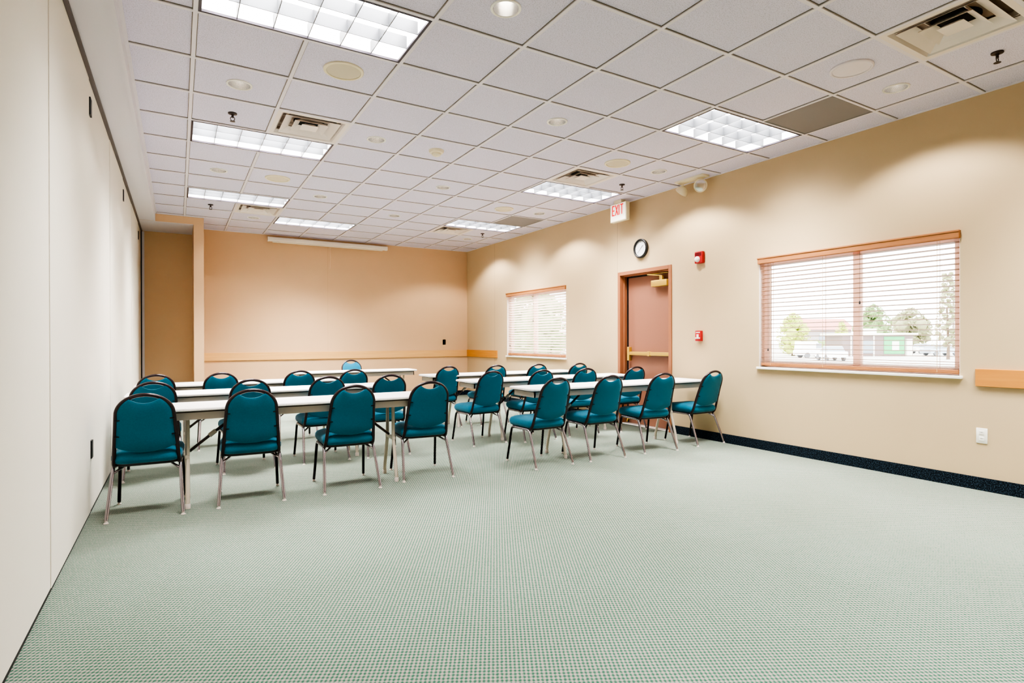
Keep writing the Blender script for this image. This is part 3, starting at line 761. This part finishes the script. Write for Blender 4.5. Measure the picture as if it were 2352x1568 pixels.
# ------------------------------------------------------------------ chairs (origin between the rear feet, facing +y)
def lean(z):
    pts = [(.30, .125), (.36, .105), (.45, .075), (.60, .028), (.74, -.022), (.84, -.065)]
    if z <= pts[0][0]: return pts[0][1]
    for (a, b), (c2, d2) in zip(pts, pts[1:]):
        if z <= c2: return b+(d2-b)*(z-a)/(c2-a)
    return pts[-1][1]
AZ, AA, AH = .685, .161, .134          # arch spring height, half width, rise (tube centre line)
def halfw(z): return AA+(.187-AA)*max(0, (AZ-z)/(AZ-.34)) if z < AZ else AA*math.sqrt(max(0, 1-((z-AZ)/AH)**2))
def make_chair():
    t = thing('stacking_chair', '', 'chair', group='teal stacking chairs around the tables')
    # seat cushion
    def ring(hx, y0, y1, z, r=.07, bow=.0):
        cy = (y0+y1)/2; return [(x, y+cy, z) for x, y, _ in rrect(hx, (y1-y0)/2, r, z, 6)]
    bm = B()
    add_loft(bm, [ring(.185, .10, .47, .352), ring(.196, .082, .492, .360), ring(.205, .074, .503, .382), ring(.204, .075, .502, .405), ring(.193, .087, .49, .424),
                  ring(.17, .12, .455, .438), ring(.11, .18, .39, .446, .06), ring(.04, .25, .32, .449, .02)])
    obj('seat', bm, M['teal'], t, 70)
    bm = B(); add_loft(bm, [ring(.18, .11, .46, .334), ring(.188, .10, .47, .338), ring(.19, .10, .47, .353)]); obj('seat_pan', bm, M['black'], t, 40)
    # backrest pad: a grid with a scooped top edge, padded on both faces
    NX, NZ = 28, 16; bm = B(); W = AA-.006
    def ptop(x):
        a = abs(x)
        if a < .088: return .762 + .036*(a/.088)**2.2
        return AZ + (AH-.006)*math.sqrt(max(0, 1-(a/W)**2))
    def pbot(x): return .428+.042*(abs(x)/W)**2
    F, K = [], []
    for i in range(NX+1):
        s = -1+2*i/NX; x = W*math.sin(s*PI/2); F.append([]); K.append([])
        for j in range(NZ+1):
            zz = pbot(x)+(ptop(x)-pbot(x))*(.5-.5*math.cos(PI*j/NZ))
            xx = x*(halfw(min(zz, AZ))/AA)
            ex = 1-abs(x)/W; ez = min(zz-pbot(x), ptop(x)-zz)/.05
            e = min(1, ex*6, max(0, ez)); pad = .008+.013*math.sqrt(max(0, e))
            yb = lean(zz)+.012*(1-(x/W)**2)*-1
            F[i].append(bm.verts.new((xx, yb+pad+.006, zz))); K[i].append(bm.verts.new((xx, yb-pad*.75, zz)))
    for i in range(NX):
        for j in range(NZ):
            bm.faces.new((F[i][j], F[i+1][j], F[i+1][j+1], F[i][j+1])); bm.faces.new((K[i][j], K[i][j+1], K[i+1][j+1], K[i+1][j]))
        bm.faces.new((F[i][0], K[i][0], K[i+1][0], F[i+1][0])); bm.faces.new((F[i][NZ], F[i+1][NZ], K[i+1][NZ], K[i][NZ]))
    for i in (0, NX):
        for j in range(NZ): bm.faces.new((F[i][j], F[i][j+1], K[i][j+1], K[i][j]))
    obj('backrest', bm, M['teal'], t, 60)
    # arched tube round the back
    L = [(-.181, .165, .335), (-.187, .125, .345)] + [(-halfw(z), lean(z), z) for z in (.38, .44, .52, .60, .66)]
    A = [(-AA*math.cos(PI*k/18), lean(AZ+AH*math.sin(PI*k/18)), AZ+AH*math.sin(PI*k/18)) for k in range(19)]
    Rr = [(-x, y, z) for x, y, z in reversed(L)]
    bm = B(); add_tube(bm, smooth_path(L+A+Rr, 2), .0125, 10); obj('back_frame', bm, M['frame'], t, 50)
    for s in (-1, 1):
        for z in (.655, .545):
            bm = B(); x = halfw(z); add_tube(bm, [(s*(x-.026), lean(z)-.015, z), (s*(x+.002), lean(z)-.012, z)], .0045, 8); obj('bolt', bm, M['bolt'], t, 40)
        bm = B(); add_tube(bm, [(s*.19, .16, .338), (s*.19, .41, .338)], .0115, 10); obj('side_rail', bm, M['cleg'], t, 40)
        bm = B(); lgp = smooth_path([(s*.19, .20, .338), (s*.191, .155, .334), (s*.193, .125, .308), (s*.203, .06, .16), (s*.213, .003, .018)], 5); add_tube(bm, lgp, .0115, 12)
        lg = obj('leg', bm, M['cleg'], t, 50)
        bm = B(); add_lathe(bm, [(.0145, 0), (.015, .004), (.009, .009), (.008, .022)], 14, (s*.213, .002, 0), cap0=True, cap1=True); obj('glide', bm, M['glide'], lg, 40)
        bm = B(); lgp = smooth_path([(s*.19, .37, .338), (s*.19, .405, .334), (s*.192, .432, .308), (s*.198, .46, .16), (s*.205, .488, .018)], 5); add_tube(bm, lgp, .0115, 12)
        lg = obj('leg', bm, M['fleg'], t, 50)
        bm = B(); add_lathe(bm, [(.0145, 0), (.015, .004), (.009, .009), (.008, .022)], 14, (s*.205, .489, 0), cap0=True, cap1=True); obj('glide', bm, M['glide'], lg, 40)
        bm = B(); add_tube(bm, [(s*.195, .115, .292), (s*.13, .17, .332), (s*.10, .2, .334)], .008, 8); obj('brace', bm, M['cleg'], t, 40)
    return t
D2 = math.radians
CH = [  # x, y of the rear feet midpoint, rotation, label
    (-.278, .697, -3, 'teal stacking chair nearest the camera on the left, right against the partition'),
    (.36, .695, -3.5, 'second teal chair from the partition at the nearest left table'),
    (1.07, .67, -1.3, 'third teal chair from the partition at the nearest left table'),
    (1.715, .713, -5.2, 'teal chair at the right-hand end of the nearest left table, beside the aisle'),
    (-.272, 1.90, 0, 'teal chair beside the partition at the middle left table'),
    (.462, 1.815, 4, 'second teal chair from the partition at the middle left table'),
    (1.136, 1.845, 1.5, 'third teal chair from the partition at the middle left table'),
    (1.735, 1.80, -2, 'teal chair at the aisle end of the middle left table'),
    (-.285, 3.09, 0, 'teal chair beside the partition at the third left table'),
    (.305, 3.10, 0, 'second teal chair from the partition at the third left table'),
    (1.10, 3.08, 0, 'third teal chair from the partition at the third left table'),
    (1.70, 3.02, 0, 'teal chair at the aisle end of the third left table'),
    (2.885, .547, 3, 'teal chair at the aisle end of the nearest right table'),
    (3.512, .54, -1.5, 'second teal chair from the aisle at the nearest right table'),
    (4.22, .533, -5, 'third teal chair from the aisle at the nearest right table'),
    (5.0, .55, 0, 'teal chair right beside the right wall, last in the nearest right row'),
    (2.905, 1.828, 5, 'teal chair at the aisle end of the middle right table'),
    (3.515, 1.73, 0, 'second teal chair from the aisle at the middle right table'),
    (4.16, 1.74, -4, 'third teal chair from the aisle at the middle right table'),
    (4.945, 1.72, -1, 'teal chair in front of the exit door at the middle right table'),
    (2.965, 3.13, 3, 'teal chair at the aisle end of the third right table'),
    (3.66, 3.08, 0, 'second teal chair from the aisle at the third right table'),
    (4.33, 3.06, 0, 'third teal chair from the aisle at the third right table'),
    (5.0, 2.98, 0, 'teal chair by the right wall at the third right table, below the small window'),
    (2.50, 6.12, 180, 'lone teal chair behind the presenter table facing the room'),
]
c0 = make_chair()
for k, (x, y, r, lab) in enumerate(CH):
    if k == 0: c0.location = (x, y, 0); c0.rotation_euler = (0, 0, D2(r)); c0['label'] = lab
    else: dup(c0, (x, y, 0), D2(r), lab)

# ------------------------------------------------------------------ outdoors
GZ = -1.0
bm = B(); add_quad(bm, (XR+.16, -160, GZ), (260, -160, GZ), (260, 220, GZ), (XR+.16, 220, GZ)); struct(obj('ground', bm, M['asphalt']))
def blob(bm, c, r, n=2, amp=.28, sz=1.):
    b2 = bmesh.new(); bmesh.ops.create_icosphere(b2, subdivisions=n, radius=1)
    mp = {}
    for v in b2.verts:
        k = r*(1+random.uniform(-amp, amp)); mp[v] = bm.verts.new((c[0]+v.co.x*k, c[1]+v.co.y*k, c[2]+v.co.z*k*sz))
    for f in b2.faces: bm.faces.new([mp[v] for v in f.verts])
    b2.free()
def tree(label, x, y, h, w, m, trunk=1.2, sparse=False, group='trees across the car park'):
    t = thing('tree', label, 'tree', (x, y, GZ), 0, group)
    bm = B(); add_tube(bm, [(0, 0, 0), (.1, 0, trunk), (0, .1, h*.6)], [w*.07, w*.05, w*.03], 8); obj('trunk', bm, M['bark'], t, 40)
    bm = B(); n = 46 if not sparse else 60
    for k in range(n):
        u = random.random(); z = trunk+(h-trunk)*(k+.5)/n
        wr = w/2*(math.sin(PI*min(1, .18+.82*(z-trunk)/(h-trunk)))**.7 if not sparse else (1-.7*(z-trunk)/(h-trunk)))
        a = random.uniform(0, 2*PI); q = wr*math.sqrt(random.random())*.85
        blob(bm, (q*math.cos(a), q*math.sin(a), z), max(.22, wr*(.36 if not sparse else .24)), 2, .34, .8)
    for k in range(900):
        u = random.random(); z = trunk*.8+(h-trunk*.8)*u
        wr = w/2*((math.sin(PI*min(1, .15+.85*u))**.6) if not sparse else (1.05-.8*u))
        a = random.uniform(0, 2*PI); q = wr*(.75+.35*random.random())
        c = Vector((q*math.cos(a), q*math.sin(a), z+random.uniform(-.15, .15))); s1 = w*.035*random.uniform(.6, 1.3)
        n1 = Vector((random.gauss(0, 1), random.gauss(0, 1), random.gauss(0, 1))).normalized(); n2 = n1.orthogonal().normalized()
        add_quad(bm, c-n1*s1*1.5, c-n2*s1*.7, c+n1*s1*1.5, c+n2*s1*.7)
    obj('foliage', bm, m, t, 180)
tree('bushy yellow-green tree seen through left part of the big window', 70.4, 41.7, 5.6, 3.8, M['leaf_y'], .5)
tree('yellow-green tree just left of the window mullion', 84.8, 43.3, 4.8, 2.0, M['leaf_y'], .4)
tree('round olive tree behind the kiosk, right of the mullion', 91.2, 42.1, 7.4, 4.6, M['leaf_g'], 1.6)
tree('olive tree behind the green end of the kiosk', 111.7, 46.2, 7.6, 6.0, M['leaf_d'], 1.2)
tree('tall thin pale tree at the right edge of the big window', 70.5, 24.2, 9.2, 2.6, M['leaf_d'], 1.5, True)
tree('pale green tree outside the small far window', 15.6, 20.4, 4.9, 3.2, M['leaf_g'], 1.2, False, 'trees close to the building')
t = thing('hedge', 'clipped yellow-green hedge between the house and the kiosk', 'hedge', (88.5, 48.4, GZ), math.radians(-30.7))
bm = B()
for k in range(16): blob(bm, (-2.6+5.2*k/15, random.uniform(-.3, .3), .9+random.uniform(-.1, .2)), 1.0, 2, .25)
obj('foliage', bm, M['leaf_g'], t)
t = thing('house', 'grey house with red roof in the distance behind the hedge', 'house', (99.1, 53.7, GZ), math.radians(-30.7))
bm = B(); add_box(bm, -4.2, 0, 0, 4.2, 6, 4.0); obj('wall', bm, M['stucco'], t)
bm = B(); add_loft(bm, [[(x, -.6, 3.9), (x, 3, 5.9), (x, 6.6, 3.9)] for x in (-4.7, 4.7)]); obj('roof', bm, M['roofr'], t)
bm = B(); add_box(bm, -1.5, -.05, 1.6, .2, .02, 3.0); obj('window', bm, M['carg'], t)
# drive-through kiosk
t = thing('kiosk', 'low flat-roofed kiosk with green panels and white trim across the car park', 'kiosk', (72.98, 36.66, GZ), math.atan2(-4.6, 7.76))
Lk = 9.02
bm = B(); add_box(bm, 0, 0, 0, Lk, 4, 2.65); obj('wall', bm, M['kiosk'], t)
bm = B(); add_box(bm, -.5, -.6, 2.65, Lk+.3, 4.4, 2.95, bev=.05, seg=1); obj('roof', bm, M['kwhite'], t)
bm = B(); add_box(bm, 3.1, .6, 2.95, 4.8, 2, 3.55, bev=.05, seg=1); obj('rooftop_unit', bm, M['kwhite'], t)
bm = B(); add_box(bm, 2.2, -.06, .4, 3.9, .02, 2.1); obj('window', bm, M['carg'], t)
bm = B()
for x in (1.0, 2.1, 3.9): add_box(bm, x, -.1, 0, x+.16, .02, 2.65)
obj('window_trim', bm, M['kwhite'], t)
bm = B(); add_box(bm, 5.3, -.05, .3, 7.9, .02, 2.5); obj('green_panel', bm, M['kgreen'], t)
bm = B(); add_box(bm, 6.3, -.09, .7, 7.2, -.04, 1.9); obj('menu_board', bm, M['kwhite'], t)
bm = B(); add_box(bm, 8.05, -.3, 0, 8.75, .0, 2.2); obj('sign_pillar', bm, M['kwhite'], t)
def car(label, x, y, rz, L, m, van=False):
    t = thing('parked_car', label, 'car', (x, y, GZ), rz, 'vehicles parked outside')
    bm = B(); h2 = 1.95 if van else 1.45
    body = [(-L/2, .35), (-L/2, .85), (-L/2+.15, .95), (L/2-.5, .92), (L/2, .75), (L/2, .35)]
    add_loft(bm, [[(p[0], s, p[1]) for p in body] for s in (-.88, .88)]); obj('body', bm, m, t)
    cab = [(-L/2+.1, .9), (-L/2+.2, h2), (L/2-1.6, h2), (L/2-.9, .9)] if van else [(-L/2+.4, .92), (-L/2+1.0, h2), (L/2-1.9, h2), (L/2-1.1, .92)]
    bm = B(); add_loft(bm, [[(p[0], s*.8, p[1]) for p in cab] for s in (-1, 1)]); obj('cabin', bm, m if van else M['carg'], t)
    if not van:
        bm = B(); add_box(bm, -L/2+1.0, -.78, h2-.04, L/2-1.9, .78, h2+.03, bev=.02, seg=1); obj('roof', bm, m, t)
    else:
        bm = B(); add_box(bm, L/2-1.75, -.83, 1.15, L/2-1.15, .83, 1.7); obj('side_window', bm, M['carg'], t)
    for sx in (-1, 1):
        for s in (-1, 1):
            bm = B(); add_lathe(bm, [(.32, -.1), (.32, .1)], 16, (sx*(L/2-.8), s*.8, .32), 'y', True, True); obj('wheel', bm, M['tyre'], t)
a0 = math.radians(-30.7)
car('white van parked left of the mullion, in front of the hedge', 63.8, 35.1, a0, 3.6, M['carw'], True)
car('small white car parked right behind the white van', 57.7, 29.4, a0+1.45, 3.6, M['carw'])
car('silver-blue car parked at the right edge of the big window', 86.1, 31.2, a0+.1, 4.4, M['carb'])
car('distant white car behind the silver-blue car', 96.9, 37.6, a0, 4.0, M['carw'])
t = thing('utility_pole', 'thin utility pole standing right of the kiosk', 'utility pole', (94.7, 33.1, GZ))
bm = B(); add_tube(bm, [(0, 0, 0), (0, 0, 9.5)], [.14, .1], 8); obj('post', bm, M['pole'], t)
bm = B(); add_box(bm, -.05, -.9, 8.6, .05, .9, 8.75); obj('crossarm', bm, M['pole'], t)

# ------------------------------------------------------------------ light
TROFF_W, DOWN_W, SKY = 66, 30, 4.2
for i, j in TROFF+[(2, -5), (6, -5)]:  # extra pair: unseen fill lamps without fixtures, added to brighten the near end
    lamp_area('fluorescent_or_fill_lamp', ((i+1)*T, (j+.5)*T, CEIL+.11 if j > -5 else CEIL-.01), 1.1, .5, TROFF_W*(.62 if (i, j) == (0, -1) else 1.5 if j == 9 else 1 if j > -5 else .45 if i == 2 else .85), (1, .985, .965), spread=math.radians(104))
for i, j in DOWN+[(7, -7)]:  # extra one: unseen lamp without a fixture, added to light the near wall
    l = bpy.data.lights.new('downlight_or_fill_lamp', 'SPOT'); l.energy = DOWN_W*((2.2 if j > 0 else 1.7) if i == 7 else .5); l.color = (1, .96, .91); l.spot_size = math.radians(132); l.spot_blend = .35; l.shadow_soft_size = .05
    o = bpy.data.objects.new('downlight_or_fill_lamp', l); COL.objects.link(o); o.location = ((i+.5)*T, (j+.5)*T, CEIL-.005)
w = bpy.data.worlds.new('World'); SC.world = w; w.use_nodes = True
nt = w.node_tree; bg = nt.nodes['Background']
sky = nt.nodes.new('ShaderNodeTexSky'); sky.sky_type = 'HOSEK_WILKIE'; sky.turbidity = 9; sky.sun_direction = (-.3, .4, .85)
mx = nt.nodes.new('ShaderNodeMix'); mx.data_type = 'RGBA'; mx.inputs['Factor'].default_value = .12
mx.inputs['A'].default_value = (1, 1, 1, 1); nt.links.new(sky.outputs[0], mx.inputs['B'])
nt.links.new(mx.outputs['Result'], bg.inputs['Color']); bg.inputs['Strength'].default_value = SKY

# ------------------------------------------------------------------ camera
cam = bpy.data.cameras.new('Camera'); co = bpy.data.objects.new('Camera', cam); COL.objects.link(co)
cam.sensor_width = 36; cam.lens = 1293.35/2352*36; cam.clip_start = .05; cam.clip_end = 500
yaw, pitch, roll = .5355, -.0026, -.0021
fw = Vector((math.sin(yaw)*math.cos(pitch), math.cos(yaw)*math.cos(pitch), math.sin(pitch)))
rt = Vector((math.cos(yaw), -math.sin(yaw), 0)); up = rt.cross(fw)
r2 = rt*math.cos(roll)+up*math.sin(roll); u2 = -rt*math.sin(roll)+up*math.cos(roll)
mw = Matrix((( r2.x, u2.x, -fw.x, -.0925), (r2.y, u2.y, -fw.y, -3.7001), (r2.z, u2.z, -fw.z, 1.168), (0, 0, 0, 1)))
co.matrix_world = mw
SC.camera = co
SC.view_settings.view_transform = 'AgX'
SC.view_settings.look = 'AgX - High Contrast'
SC.view_settings.exposure = .73
SC.cycles.max_bounces = 10; SC.cycles.diffuse_bounces = 6; SC.cycles.transparent_max_bounces = 12
SC.cycles.sample_clamp_indirect = 6
SC.cycles.caustics_reflective = False; SC.cycles.caustics_refractive = False
